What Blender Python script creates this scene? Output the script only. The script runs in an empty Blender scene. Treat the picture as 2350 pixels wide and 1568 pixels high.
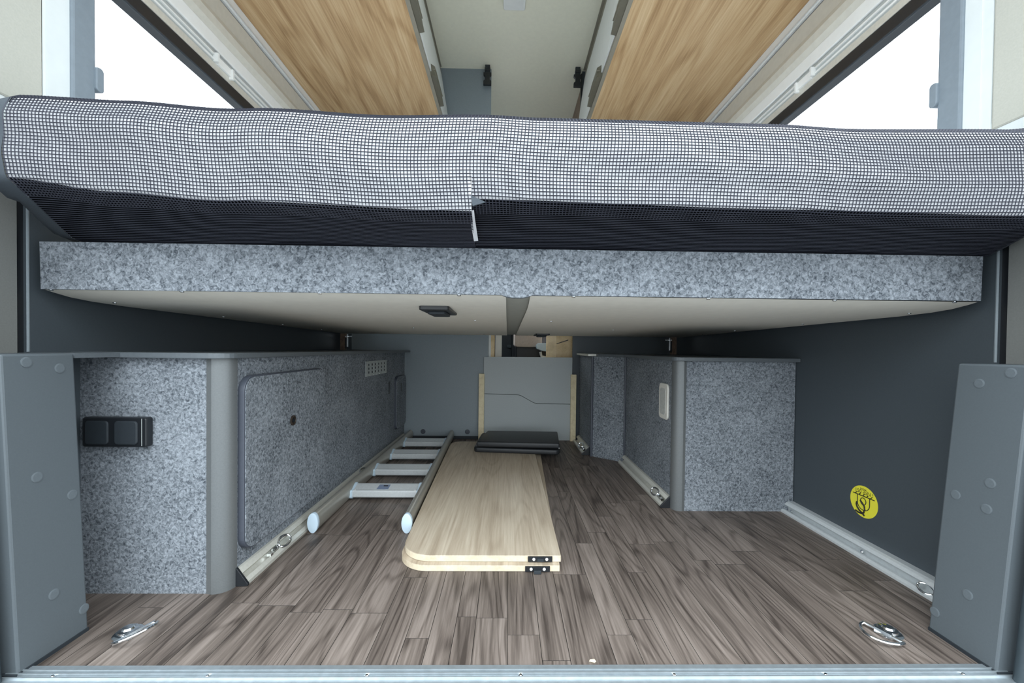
import bpy, bmesh, math, random
from mathutils import Vector, Matrix

# ------------------------------------------------------------------ camera, world, exposure
scn = bpy.context.scene
COL = scn.collection
F_PX, W_PX = 930.0, 2350.0
yaw, pit, roll = math.radians(1.0), math.radians(-0.8), 0.0115
fw = Vector((math.sin(yaw) * math.cos(pit), math.cos(yaw) * math.cos(pit), math.sin(pit)))
r0 = fw.cross(Vector((0, 0, 1))).normalized()
u0 = r0.cross(fw)
rt = r0 * math.cos(roll) + u0 * math.sin(roll)
up = rt.cross(fw)
cd = bpy.data.cameras.new('camera')
cam = bpy.data.objects.new('camera', cd)
COL.objects.link(cam)
cam.matrix_world = Matrix(((rt.x, up.x, -fw.x, 0.0), (rt.y, up.y, -fw.y, -0.655), (rt.z, up.z, -fw.z, 0.515), (0, 0, 0, 1)))
cd.sensor_fit = 'HORIZONTAL'
cd.sensor_width = 36.0
cd.lens = F_PX / W_PX * 36.0
cd.shift_x, cd.shift_y = -0.00259, 0.01241
cd.clip_start, cd.clip_end = 0.02, 200
scn.camera = cam

world = bpy.data.worlds.new('overcast_sky')
scn.world = world
world.use_nodes = True
bg = world.node_tree.nodes['Background']
bg.inputs[0].default_value = (0.87, 0.95, 1.0, 1)
# overcast sky: brightness rises from horizon to zenith as (1 + 2 sin e) / 3
wn = world.node_tree
tc = wn.nodes.new('ShaderNodeTexCoord')
sx = wn.nodes.new('ShaderNodeSeparateXYZ')
wn.links.new(tc.outputs['Generated'], sx.inputs[0])
mx = wn.nodes.new('ShaderNodeMath'); mx.operation = 'MAXIMUM'; mx.inputs[1].default_value = 0.0
wn.links.new(sx.outputs['Z'], mx.inputs[0])
ma = wn.nodes.new('ShaderNodeMath'); ma.operation = 'MULTIPLY_ADD'
ma.inputs[1].default_value, ma.inputs[2].default_value = 1.15, 0.86
wn.links.new(mx.outputs[0], ma.inputs[0])
wn.links.new(ma.outputs[0], bg.inputs[1])
vs = scn.view_settings
vs.view_transform = 'Standard'
vs.look = 'None'
vs.gamma = 1.0
vs.use_curve_mapping = False
vs.exposure = 1.75

# ------------------------------------------------------------------ materials
def new_mat(name):
    m = bpy.data.materials.new(name)
    m.use_nodes = True
    nt = m.node_tree
    return m, nt, nt.nodes['Principled BSDF']

def node(nt, kind, **kw):
    n = nt.nodes.new(kind)
    for k, v in kw.items():
        setattr(n, k, v)
    return n

def pos_map(nt, scale, rand=False):
    g = node(nt, 'ShaderNodeNewGeometry')
    src = g.outputs['Position']
    if rand:
        oi = node(nt, 'ShaderNodeObjectInfo')
        mul = node(nt, 'ShaderNodeMath', operation='MULTIPLY')
        mul.inputs[1].default_value = 37.0
        nt.links.new(oi.outputs['Random'], mul.inputs[0])
        add = node(nt, 'ShaderNodeVectorMath', operation='ADD')
        nt.links.new(src, add.inputs[0])
        nt.links.new(mul.outputs[0], add.inputs[1])
        src = add.outputs[0]
    mp = node(nt, 'ShaderNodeMapping')
    mp.inputs['Scale'].default_value = scale
    nt.links.new(src, mp.inputs['Vector'])
    return mp.outputs[0]

def noise(nt, vec, scale=1.0, detail=3.0, rough=0.5, dist=0.0):
    n = node(nt, 'ShaderNodeTexNoise')
    n.inputs['Scale'].default_value = scale
    n.inputs['Detail'].default_value = detail
    n.inputs['Roughness'].default_value = rough
    n.inputs['Distortion'].default_value = dist
    nt.links.new(vec, n.inputs['Vector'])
    return n.outputs['Fac']

def ramp(nt, fac, stops):
    r = node(nt, 'ShaderNodeValToRGB')
    el = r.color_ramp.elements
    while len(el) < len(stops):
        el.new(0.5)
    for e, (p, c) in zip(el, stops):
        e.position = p
        e.color = (c[0], c[1], c[2], 1)
    nt.links.new(fac, r.inputs[0])
    return r.outputs[0]

def bump(nt, fac, bsdf, strength, dist=0.001):
    b = node(nt, 'ShaderNodeBump')
    b.inputs['Strength'].default_value = strength
    b.inputs['Distance'].default_value = dist
    nt.links.new(fac, b.inputs['Height'])
    nt.links.new(b.outputs[0], bsdf.inputs['Normal'])

def plain(name, col, rough=0.5, metal=0.0, vary=0.06, vscale=40.0, bmp=0.0, spec=0.5):
    m, nt, b = new_mat(name)
    n = noise(nt, pos_map(nt, (vscale,) * 3), 1.0, 4.0)
    lo = [c * (1 - vary) for c in col]
    hi = [min(1, c * (1 + vary)) for c in col]
    nt.links.new(ramp(nt, n, [(0.3, lo), (0.7, hi)]), b.inputs['Base Color'])
    b.inputs['Roughness'].default_value = rough
    b.inputs['Metallic'].default_value = metal
    b.inputs['Specular IOR Level'].default_value = spec
    if bmp:
        bump(nt, n, b, bmp)
    return m

def felt(name, lo, hi):
    m, nt, b = new_mat(name)
    v = pos_map(nt, (1, 1, 1))
    n1 = noise(nt, v, 165.0, 4.0, 0.6, 0.9)
    n2 = noise(nt, v, 9.0, 2.0)
    mx = node(nt, 'ShaderNodeMath', operation='MULTIPLY_ADD')
    mx.inputs[1].default_value = 0.18
    nt.links.new(n2, mx.inputs[0])
    nt.links.new(n1, mx.inputs[2])
    mid = [(a + c) / 2 for a, c in zip(lo, hi)]
    nt.links.new(ramp(nt, mx.outputs[0], [(0.41, lo), (0.59, mid), (0.78, hi)]), b.inputs['Base Color'])
    b.inputs['Roughness'].default_value = 0.95
    b.inputs['Specular IOR Level'].default_value = 0.15
    bump(nt, n1, b, 0.5, 0.002)
    return m

def wood(name, dark, mid, light, rough=0.5, cross=11.0, along=1.1, rings=16.0, fibre=190.0, rand=True, tone=0.0, ring_w=0.5, fib_w=0.5):
    """grain runs along Y: contour rings of a stretched noise plus fine fibres"""
    m, nt, b = new_mat(name)
    v = pos_map(nt, (cross, along, cross), rand)
    n1 = noise(nt, v, 1.0, 1.5, 0.4, 0.35)
    mul = node(nt, 'ShaderNodeMath', operation='MULTIPLY'); mul.inputs[1].default_value = rings
    nt.links.new(n1, mul.inputs[0])
    pp = node(nt, 'ShaderNodeMath', operation='PINGPONG'); pp.inputs[1].default_value = 1.0
    nt.links.new(mul.outputs[0], pp.inputs[0])
    sn = node(nt, 'ShaderNodeMapRange', interpolation_type='SMOOTHSTEP')
    sn.inputs['From Max'].default_value = 0.5
    nt.links.new(pp.outputs[0], sn.inputs['Value'])
    vf = pos_map(nt, (fibre, fibre * 0.035, fibre), rand)
    n2 = noise(nt, vf, 1.0, 4.0, 0.6)
    vb = pos_map(nt, (28.0, 1.2, 28.0), rand)
    n3 = noise(nt, vb, 1.0, 3.0, 0.55)
    a = node(nt, 'ShaderNodeMath', operation='MULTIPLY'); a.inputs[1].default_value = 0.28 * ring_w
    nt.links.new(sn.outputs[0], a.inputs[0])
    a2 = node(nt, 'ShaderNodeMath', operation='MULTIPLY_ADD'); a2.inputs[1].default_value = 0.75 * fib_w
    nt.links.new(n2, a2.inputs[0]); nt.links.new(a.outputs[0], a2.inputs[2])
    a3 = node(nt, 'ShaderNodeMath', operation='MULTIPLY_ADD'); a3.inputs[1].default_value = 0.55
    nt.links.new(n3, a3.inputs[0]); nt.links.new(a2.outputs[0], a3.inputs[2])
    last = a3.outputs[0]
    if tone:
        oi = node(nt, 'ShaderNodeObjectInfo')
        a4 = node(nt, 'ShaderNodeMath', operation='MULTIPLY_ADD'); a4.inputs[1].default_value = tone
        nt.links.new(oi.outputs['Random'], a4.inputs[0]); nt.links.new(last, a4.inputs[2])
        a5 = node(nt, 'ShaderNodeMath', operation='SUBTRACT'); a5.inputs[1].default_value = tone / 2
        nt.links.new(a4.outputs[0], a5.inputs[0])
        last = a5.outputs[0]
    c0 = 0.20 * ring_w + 0.375 * fib_w + 0.275
    nt.links.new(ramp(nt, last, [(c0 - 0.2, dark), (c0, mid), (c0 + 0.2, light)]), b.inputs['Base Color'])
    b.inputs['Roughness'].default_value = rough
    b.inputs['Specular IOR Level'].default_value = 0.35
    bump(nt, n2, b, 0.12, 0.0006)
    return m

def glass(name):
    m, nt, b = new_mat(name)
    tr = node(nt, 'ShaderNodeBsdfTransparent'); tr.inputs[0].default_value = (0.97, 0.985, 1, 1)
    gl = node(nt, 'ShaderNodeBsdfGlossy'); gl.inputs['Roughness'].default_value = 0.03
    v = pos_map(nt, (20, 20, 20))
    nz = noise(nt, v)
    lw = node(nt, 'ShaderNodeLayerWeight'); lw.inputs['Blend'].default_value = 0.12
    fr = node(nt, 'ShaderNodeMath', operation='MULTIPLY'); fr.inputs[1].default_value = 0.5
    nt.links.new(lw.outputs['Facing'], fr.inputs[0])
    mx = node(nt, 'ShaderNodeMixShader')
    nt.links.new(fr.outputs[0], mx.inputs[0])
    nt.links.new(tr.outputs[0], mx.inputs[1]); nt.links.new(gl.outputs[0], mx.inputs[2])
    nt.links.new(mx.outputs[0], nt.nodes['Material Output'].inputs['Surface'])
    return m

M = {}
M['felt'] = felt('grey_felt', (0.06, 0.07, 0.083), (0.33, 0.36, 0.395))
M['laminate'] = plain('dark_grey_laminate', (0.058, 0.071, 0.082), 0.42, vary=0.05, vscale=300, bmp=0.04)
M['laminate_mid'] = plain('mid_grey_laminate', (0.225, 0.262, 0.285), 0.45, vary=0.04, vscale=250, bmp=0.04)
M['worktop'] = plain('worktop_edge_grey', (0.105, 0.12, 0.132), 0.38, vary=0.06, vscale=200)
M['plastic'] = plain('grey_abs_trim', (0.088, 0.104, 0.115), 0.5, vary=0.04, vscale=400, bmp=0.08)
M['disc'] = plain('screw_cover_grey', (0.108, 0.127, 0.14), 0.45, vary=0.05, vscale=300)
M['post'] = plain('satin_grey_corner', (0.155, 0.165, 0.168), 0.42, metal=0.35, vary=0.06, vscale=350, bmp=0.05)
M['edge'] = plain('dark_edge_band', (0.06, 0.068, 0.088), 0.45, vscale=200)
M['black'] = plain('black_plastic', (0.012, 0.014, 0.017), 0.35, vscale=200)
M['rubber'] = plain('black_rubber', (0.018, 0.024, 0.03), 0.6, vscale=120)
M['seal'] = plain('door_seal_rubber', (0.035, 0.05, 0.06), 0.55, vscale=120)
M['outer'] = plain('dark_jamb_paint', (0.06, 0.078, 0.09), 0.5, vscale=100)  # even dark blue-grey colour of the outer posts
M['infill'] = plain('light_grey_laminate', (0.40, 0.435, 0.44), 0.45, vary=0.04, vscale=250, bmp=0.04)
M['sill'] = plain('worn_sill_aluminium', (0.40, 0.45, 0.48), 0.42, metal=0.75, vary=0.08, vscale=90)
M['alu'] = plain('brushed_aluminium', (0.66, 0.69, 0.70), 0.38, metal=0.3, vary=0.05, vscale=160)
M['alu_warm'] = plain('anodised_aluminium', (0.62, 0.61, 0.55), 0.38, metal=0.3, vary=0.05, vscale=160)
M['alu_dull'] = plain('dull_aluminium', (0.48, 0.51, 0.50), 0.45, metal=0.3, vary=0.06, vscale=160)
M['tube'] = plain('ladder_tube_grey', (0.40, 0.385, 0.34), 0.33, metal=0.5, vary=0.04, vscale=100)
M['chrome'] = plain('chrome', (0.85, 0.88, 0.9), 0.12, metal=1.0, vary=0.02)
M['cap'] = plain('pale_blue_plastic_cap', (0.52, 0.64, 0.74), 0.5, vary=0.03)
M['label'] = plain('grey_blue_label', (0.17, 0.21, 0.30), 0.5, vary=0.05)
M['white'] = plain('white_plastic', (0.78, 0.79, 0.77), 0.4, vary=0.02)
M['ivory'] = plain('ivory_plastic', (0.72, 0.70, 0.64), 0.4, vary=0.03)
M['clear'] = plain('clear_lens', (0.50, 0.50, 0.47), 0.15, vary=0.1, vscale=120)
M['beige'] = plain('beige_lining', (0.42, 0.42, 0.37), 0.7, vary=0.04, vscale=300, bmp=0.15)
M['pillar'] = plain('shaded_pillar_lining', (0.18, 0.185, 0.175), 0.65, vary=0.05, vscale=400, bmp=0.15)  # same lining as the beige; mattress shade is put into this darker colour
M['ceil'] = plain('ceiling_lining', (0.82, 0.80, 0.66), 0.7, vary=0.02, vscale=60)
M['body'] = plain('white_body_paint', (0.62, 0.66, 0.66), 0.3, vary=0.02)
M['frame'] = plain('slate_window_trim', (0.17, 0.205, 0.235), 0.6, vary=0.05, vscale=80)
M['cream'] = plain('cream_blind', (0.56, 0.54, 0.47), 0.6, vary=0.04, vscale=60)
M['taupe'] = plain('taupe_trim', (0.25, 0.23, 0.18), 0.5, vary=0.05)
M['olive'] = plain('olive_brown_grip', (0.115, 0.105, 0.075), 0.45, vary=0.06)
M['panelgrey'] = plain('bed_underside_grey', (0.80, 0.76, 0.67), 0.6, vary=0.03, vscale=50)
M['panelgap'] = plain('bed_joint_grey', (0.33, 0.33, 0.29), 0.6, vary=0.05, vscale=50)
M['foam'] = plain('white_foam', (0.86, 0.86, 0.88), 0.8, vary=0.02, vscale=60)
M['net'] = plain('net_thread', (0.038, 0.041, 0.058), 0.6, vary=0.08, vscale=80)
M['undercover'] = plain('black_mattress_cover', (0.003, 0.004, 0.006), 0.9, vary=0.1, vscale=200, spec=0.1)
M['tape'] = plain('slate_binding_tape', (0.05, 0.062, 0.075), 0.8, vary=0.08, vscale=400, bmp=0.2)
M['leather'] = plain('black_leatherette', (0.016, 0.018, 0.021), 0.45, vary=0.08, vscale=250, bmp=0.3)
M['yellow'] = plain('yellow_sticker', (0.80, 0.74, 0.05), 0.5, vary=0.02)
M['ink'] = plain('black_ink', (0.015, 0.013, 0.01), 0.6)
M['bronze'] = plain('dark_bronze', (0.07, 0.055, 0.045), 0.35, metal=0.6)
M['seat'] = plain('beige_seat_fabric', (0.55, 0.47, 0.42), 0.9, vary=0.1, vscale=120, bmp=0.2)
M['seat2'] = plain('grey_seat_fabric', (0.20, 0.20, 0.23), 0.9, vary=0.1, vscale=120, bmp=0.2)
M['ground'] = plain('pale_concrete', (0.16, 0.165, 0.17), 0.9, vary=0.15, vscale=3)
M['straw'] = plain('wood_chip', (0.7, 0.6, 0.4), 0.8)
M['under'] = plain('dark_joint', (0.03, 0.028, 0.027), 0.9)
M['plank'] = wood('walnut_vinyl_plank', (0.048, 0.037, 0.031), (0.128, 0.103, 0.088), (0.225, 0.187, 0.163), 0.5, cross=10, along=1.25, rings=26, tone=0.10, ring_w=0.5, fib_w=0.75, fibre=230.0)
M['oak'] = wood('pale_oak_decor', (0.33, 0.26, 0.185), (0.46, 0.38, 0.285), (0.58, 0.50, 0.39), 0.5, cross=8, along=0.9, rings=22, ring_w=0.3, fib_w=0.7)
M['oak_edge'] = wood('pale_oak_edge', (0.50, 0.41, 0.29), (0.62, 0.53, 0.39), (0.70, 0.61, 0.47), 0.55, cross=9, along=2.0, rings=5, ring_w=0.4)
M['overoak'] = wood('honey_oak_decor', (0.31, 0.18, 0.08), (0.48, 0.315, 0.16), (0.62, 0.45, 0.26), 0.5, cross=6, along=0.7, rings=16, ring_w=0.4, fib_w=0.7, rand=True)
M['pine'] = wood('pine_batten', (0.68, 0.57, 0.36), (0.80, 0.69, 0.46), (0.86, 0.76, 0.54), 0.6, cross=20, along=20, rings=4, ring_w=0.4)
M['oak_bright'] = wood('lit_oak_decor', (0.62, 0.46, 0.25), (0.76, 0.58, 0.34), (0.84, 0.68, 0.44), 0.5, cross=9, along=2.0, rings=5, ring_w=0.4)  # oak made paler so light bouncing in the living area is in its colour
M['brown'] = wood('brown_wood_post', (0.13, 0.085, 0.06), (0.20, 0.135, 0.095), (0.26, 0.18, 0.13), 0.5)
M['glass'] = glass('window_acrylic')

# ------------------------------------------------------------------ mesh helpers
class MB:
    def __init__(self):
        self.v, self.f, self.mi = [], [], []

    def add(self, verts, faces, mi=0):
        o = len(self.v)
        self.v += [tuple(p) for p in verts]
        for f in faces:
            self.f.append([o + i for i in f])
            self.mi.append(mi)
        return self

    def box(self, x0, x1, y0, y1, z0, z1, mi=0):
        return self.add([(x0, y0, z0), (x1, y0, z0), (x1, y1, z0), (x0, y1, z0), (x0, y0, z1), (x1, y0, z1), (x1, y1, z1), (x0, y1, z1)],
                        [(0, 3, 2, 1), (4, 5, 6, 7), (0, 1, 5, 4), (1, 2, 6, 5), (2, 3, 7, 6), (3, 0, 4, 7)], mi)

    def hexa(self, lo, hi, mi=0):
        """lo, hi: four (x, y, z) each, counter-clockwise seen from above"""
        return self.add(list(lo) + list(hi), [(3, 2, 1, 0), (4, 5, 6, 7), (0, 1, 5, 4), (1, 2, 6, 5), (2, 3, 7, 6), (3, 0, 4, 7)], mi)

    def prism(self, poly, a0, a1, axis='z', mi=0, mi_side=None):
        """poly of 2-tuples; axis z: (x,y); y: (x,z); x: (y,z)"""
        def P(p, a):
            return {'z': (p[0], p[1], a), 'y': (p[0], a, p[1]), 'x': (a, p[0], p[1])}[axis]
        n = len(poly)
        vs_ = [P(p, a0) for p in poly] + [P(p, a1) for p in poly]
        o = len(self.v)
        self.v += vs_
        self.f.append([o + i for i in range(n)][::-1]); self.mi.append(mi)
        self.f.append([o + n + i for i in range(n)]); self.mi.append(mi)
        for i in range(n):
            j = (i + 1) % n
            self.f.append([o + i, o + j, o + n + j, o + n + i]); self.mi.append(mi if mi_side is None else mi_side)
        return self

    def tube(self, pts, r, seg=8, closed=False, rb=None):
        pts = [Vector(p) for p in pts]
        n = len(pts)
        o = len(self.v)
        for i, p in enumerate(pts):
            a = pts[i - 1] if (i > 0 or closed) else p
            b = pts[(i + 1) % n] if (i < n - 1 or closed) else p
            t = (b - a).normalized()
            ref = Vector((0, 0, 1)) if abs(t.z) < 0.9 else Vector((1, 0, 0))
            s = t.cross(ref).normalized()
            q = s.cross(t)
            rr = r[i] if isinstance(r, (list, tuple)) else r
            for k in range(seg):
                an = 2 * math.pi * k / seg
                self.v.append(tuple(p + s * (rr * math.cos(an)) + q * ((rb or rr) * math.sin(an))))
        m = n if closed else n - 1
        for i in range(m):
            j = (i + 1) % n
            for k in range(seg):
                l = (k + 1) % seg
                self.f.append([o + i * seg + k, o + i * seg + l, o + j * seg + l, o + j * seg + k]); self.mi.append(0)
        if not closed:
            self.f.append([o + k for k in range(seg)][::-1]); self.mi.append(0)
            self.f.append([o + (n - 1) * seg + k for k in range(seg)]); self.mi.append(0)
        return self

    def lathe(self, prof, c, axis=(0, 0, 1), seg=20):
        """prof: (radius, height) from c along axis"""
        ax = Vector(axis).normalized()
        ref = Vector((0, 0, 1)) if abs(ax.z) < 0.9 else Vector((1, 0, 0))
        s = ax.cross(ref).normalized(); q = ax.cross(s)
        o = len(self.v); n = len(prof)
        for (r, h) in prof:
            for k in range(seg):
                an = 2 * math.pi * k / seg
                self.v.append(tuple(Vector(c) + ax * h + s * (r * math.cos(an)) + q * (r * math.sin(an))))
        for i in range(n - 1):
            for k in range(seg):
                l = (k + 1) % seg
                self.f.append([o + i * seg + k, o + i * seg + l, o + (i + 1) * seg + l, o + (i + 1) * seg + k]); self.mi.append(0)
        self.f.append([o + k for k in range(seg)][::-1]); self.mi.append(0)
        self.f.append([o + (n - 1) * seg + k for k in range(seg)]); self.mi.append(0)
        return self

    def grid(self, rows, mi=0):
        nr, nc = len(rows), len(rows[0])
        o = len(self.v)
        for r in rows:
            self.v += [tuple(p) for p in r]
        for i in range(nr - 1):
            for j in range(nc - 1):
                self.f.append([o + i * nc + j, o + i * nc + j + 1, o + (i + 1) * nc + j + 1, o + (i + 1) * nc + j]); self.mi.append(mi)
        return self

    def build(self, name, mats, parent=None, smooth=False, bevel=0.0, bseg=2, fix=True):
        me = bpy.data.meshes.new(name)
        me.from_pydata(self.v, [], self.f)
        if not isinstance(mats, (list, tuple)):
            mats = [mats]
        for m in mats:
            me.materials.append(M[m])
        me.polygons.foreach_set('material_index', self.mi)
        if fix or bevel:
            bm = bmesh.new(); bm.from_mesh(me)
            if fix:
                bmesh.ops.recalc_face_normals(bm, faces=bm.faces)
            if bevel:
                es = [e for e in bm.edges if len(e.link_faces) == 2 and e.calc_face_angle(0) > 0.6]
                bmesh.ops.bevel(bm, geom=es, offset=bevel, segments=bseg, profile=0.5, affect='EDGES', clamp_overlap=True)
            bm.to_mesh(me); bm.free()
        if smooth:
            for p in me.polygons:
                p.use_smooth = True
            try:
                me.set_sharp_from_angle(angle=math.radians(40))
            except Exception:
                pass
        me.update()
        o = bpy.data.objects.new(name, me)
        COL.objects.link(o)
        if parent:
            o.parent = parent
            o.matrix_parent_inverse = Matrix.Translation(parent.location).inverted()
        return o

def tag(o, label=None, cat=None, group=None, kind=None):
    if label: o['label'] = label
    if cat: o['category'] = cat
    if group: o['group'] = group
    if kind: o['kind'] = kind
    return o

def empty(name, loc=(0, 0, 0)):
    o = bpy.data.objects.new(name, None)
    o.empty_display_size = 0.05
    COL.objects.link(o)
    o.location = loc
    return o

def bx(name, m, parent, *b, bevel=0.0, bseg=2, smooth=False):
    return MB().box(*b).build(name, m, parent, bevel=bevel, bseg=bseg, smooth=smooth)

def fillet(poly, radii, n=6):
    """round the corners of a 2-D polygon; radii: {index: r}"""
    out = []
    N = len(poly)
    for i, p in enumerate(poly):
        r = radii.get(i, 0)
        if not r:
            out.append(p); continue
        P, A, B = Vector(p), Vector(poly[i - 1]), Vector(poly[(i + 1) % N])
        a, b = (A - P).normalized(), (B - P).normalized()
        half = math.acos(max(-1, min(1, a.dot(b)))) / 2
        d = r / math.tan(half)
        c = P + (a + b).normalized() * (r / math.sin(half))
        s, e = P + a * d, P + b * d
        a0 = math.atan2(s.y - c.y, s.x - c.x); a1 = math.atan2(e.y - c.y, e.x - c.x)
        da = (a1 - a0 + math.pi) % (2 * math.pi) - math.pi
        for k in range(n + 1):
            t = a0 + da * k / n
            out.append((c.x + r * math.cos(t), c.y + r * math.sin(t)))
    return out

def rrect(a0, a1, b0, b1, r, n=5):
    return fillet([(a0, b0), (a1, b0), (a1, b1), (a0, b1)], {0: r, 1: r, 2: r, 3: r}, n)

def lerp_tab(tab, x):
    if x <= tab[0][0]: return tab[0][1]
    for (a, va), (b, vb) in zip(tab, tab[1:]):
        if x <= b:
            t = (x - a) / (b - a); t = t * t * (3 - 2 * t)
            return va + (vb - va) * t
    return tab[-1][1]

# ------------------------------------------------------------------ van shell
XL, XR = -0.873, 0.926            # lower wall faces
UL, UR = -0.860, 0.904            # upper wall faces beside the windows
ZC = 2.072
YF = 3.6                          # front end of the cab

ground = MB().box(-30, 30, -30, 30, -0.75, -0.70).build('ground', 'ground')
tag(ground, kind='structure')

fl = MB().box(XL - .04, XR + .04, -0.006, YF, -0.06, -0.006).build('floor', 'under')
tag(fl, kind='structure')
# planks, each its own piece
pm = MB()
b_ = 0.0006
pm.add([(0, 0, -1), (1, 0, -1), (1, 1, -1), (0, 1, -1), (0, 0, 0), (1, 0, 0), (1, 1, 0), (0, 1, 0)],
       [(4, 5, 6, 7)])
pm.add([(0, 0, -1), (1, 0, -1), (1, 1, -1), (0, 1, -1), (0, 0, 0), (1, 0, 0), (1, 1, 0), (0, 1, 0)],
       [(0, 1, 5, 4), (1, 2, 6, 5), (2, 3, 7, 6), (3, 0, 4, 7)], 1)
plank0 = pm.build('plank', ['plank', 'under'], fl, fix=False)
plank_mesh = plank0.data
rnd = random.Random(11)
edges = [-0.297, -0.227, -0.175, -0.134, -0.091, -0.054, 0.006, 0.063, 0.110, 0.185]
x = edges[0]
while x > XL:
    x -= rnd.uniform(0.042, 0.076); edges.insert(0, max(x, XL))
x = edges[-1]
while x < XR:
    x += rnd.uniform(0.042, 0.076); edges.append(min(x, XR))
joints = {-0.054: 0.112, -0.175: 0.058, -0.297: 0.126, 0.006: 0.066, 0.063: 0.006, -0.227: 0.248}
first = True
for a, b in zip(edges, edges[1:]):
    if b - a < 0.012: continue
    y = -0.006
    nxt = joints.get(round(a, 3), rnd.uniform(0.06, 0.42))
    while y < 1.66:
        y2 = min(nxt, 1.66)
        if 1.66 - y2 < 0.08: y2 = 1.66
        o = plank0 if first else bpy.data.objects.new('plank', plank_mesh)
        if not first:
            COL.objects.link(o); o.parent = fl
        first = False
        o.location = (a + .00045, y + .00045, 0)
        o.scale = (b - a - .0009, y2 - y - .0009, 0.006)
        y = y2
        nxt = y + rnd.uniform(0.28, 0.52)
fl2 = MB().box(XL, XR, 1.67, YF, -0.006, 0.0).build('floor_cab', 'laminate')
fl2.name = 'cab_floor_mat'; fl2.parent = fl

def side_wall(s, name, xl, xu, wy0, wy1, wz0, wz1):
    """s=-1 left, +1 right"""
    t = 0.05
    a, b = sorted((xl, xl + s * t))
    w = MB().box(a, b, 0.095, YF, -0.06, 0.80).build(name, 'laminate')
    tag(w, kind='structure')
    a, b = sorted((xu, xu + s * (t + .02)))
    m = MB()
    m.box(a, b, 0.117, wy0, 0.80, ZC + .05)
    m.box(a, b, wy0, wy1, 0.80, wz0)
    m.box(a, b, wy0, wy1, 1.60, ZC + .05)
    m.box(min(xu + s * .035, b if s > 0 else a), max(xu + s * .035, b if s > 0 else a), wy0, wy1, wz1, 1.60)
    m.box(a, b, wy1, 2.55, .80, ZC + .05)
    m.box(a, b, 3.35, YF, .80, ZC + .05)
    m.box(a, b, 2.55, 3.35, .80, .95)
    m.box(a, b, 2.55, 3.35, 1.60, ZC + .05)
    m.build('upper_lining', 'body', w)
    return w

WY0, WY1, WZ0, WZ1 = 0.158, 1.42, 0.90, 1.335
wl = side_wall(-1, 'wall_left', XL, UL, WY0, WY1, WZ0, WZ1)
wr = side_wall(1, 'wall_right', XR, UR, WY0 - .01, WY1, WZ0, WZ1)

ceil = MB().box(XL - .05, XR + .05, -0.08, YF, ZC, ZC + .05).build('ceiling', 'ceil')
tag(ceil, kind='structure')
hdr = MB().box(XL - .05, XR + .05, -0.08, -0.02, 1.86, ZC).build('trim_3', 'beige'); tag(hdr, kind='structure')

wf = MB().box(XL, XR, YF, YF + .05, -0.06, 1.05).box(XL, XR, YF, YF + .05, 1.80, ZC).build('wall_front', 'rubber')
tag(wf, kind='structure')

# cross partitions in front of the living area
YP = 1.63
wbl = MB().box(XL, -0.108, YP, YP + .018, 0.018, ZC).build('wall_back_left', 'laminate_mid'); tag(wbl, kind='structure')
MB().box(XL, -0.108, YP + .004, YP + .016, -0.004, 0.018).build('base_gap', 'rubber', wbl)
for px_ in (-0.471, -0.222):
    MB().lathe([(0.0135, 0), (0.0135, .002), (0.011, .0035)], (px_, YP, 0.042), (0, -1, 0), 20).build('plug', 'edge', wbl)
m = MB(); m.box(0.368, XR, YP, YP + .018, 0, 1.0); m.box(0.400, XR, YP, YP + .018, 1.0, ZC)
wbr = m.build('wall_back_right', 'laminate'); tag(wbr, kind='structure')
MB().box(0.393, 0.400, YP - .004, YP + .02, 1.0, ZC - .015).build('edge_strip', 'black', wbr)

# rear pillars -------------------------------------------------------
def pillar(s, n, xw, xb, xt):
    """lower grey corner trim with screw covers, seal, side lining above it"""
    t = MB()
    o_ = xw + s * 0.04
    lo = [(xb, -.025, 0), (o_, -.025, 0), (o_, .080, 0), (xb, .080, 0)]
    hi = [(xt, -.025, .497), (o_, -.025, .497), (o_, .080, .497), (xt, .080, .497)]
    t.hexa(lo, hi)
    p = t.build('trim_%d' % n, 'plastic', bevel=0.003); tag(p, kind='structure')
    # dark gap where the trim meets the floor
    bx('base_gap', 'rubber', p, min(xb - s * .0015, xb + s * .03), max(xb - s * .0015, xb + s * .03), -.03, .079, -0.004, 0.006)
    return p

def side_x(xb, xt, z):
    return xb + (xt - xb) * z / .497

pl = pillar(-1, 1, XL, -0.748, -0.772)
pr = pillar(1, 2, XR, 0.790, 0.833)
for s, p, xb, xt, spots in ((-1, pl, -0.748, -0.772, [(.014, .297), (.065, .25), (.029, .096), (.074, .042), (.008, .484), (.056, .472)]),
                            (1, pr, 0.790, 0.833, [(.043, .463), (.0, .484), (.011, .297), (.06, .26), (.012, .253), (.025, .099), (.072, .038)])):
    for (y, z) in spots:
        ax = Vector((-s, 0, (xt - xb) / .497 * s * s)).normalized()
        MB().lathe([(.0085, -.001), (.0085, .0006), (.0065, .0011)], (side_x(xb, xt, z), y, z), (-s, 0, 0.07), 18).build('screw_cover', 'disc', p)

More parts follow.
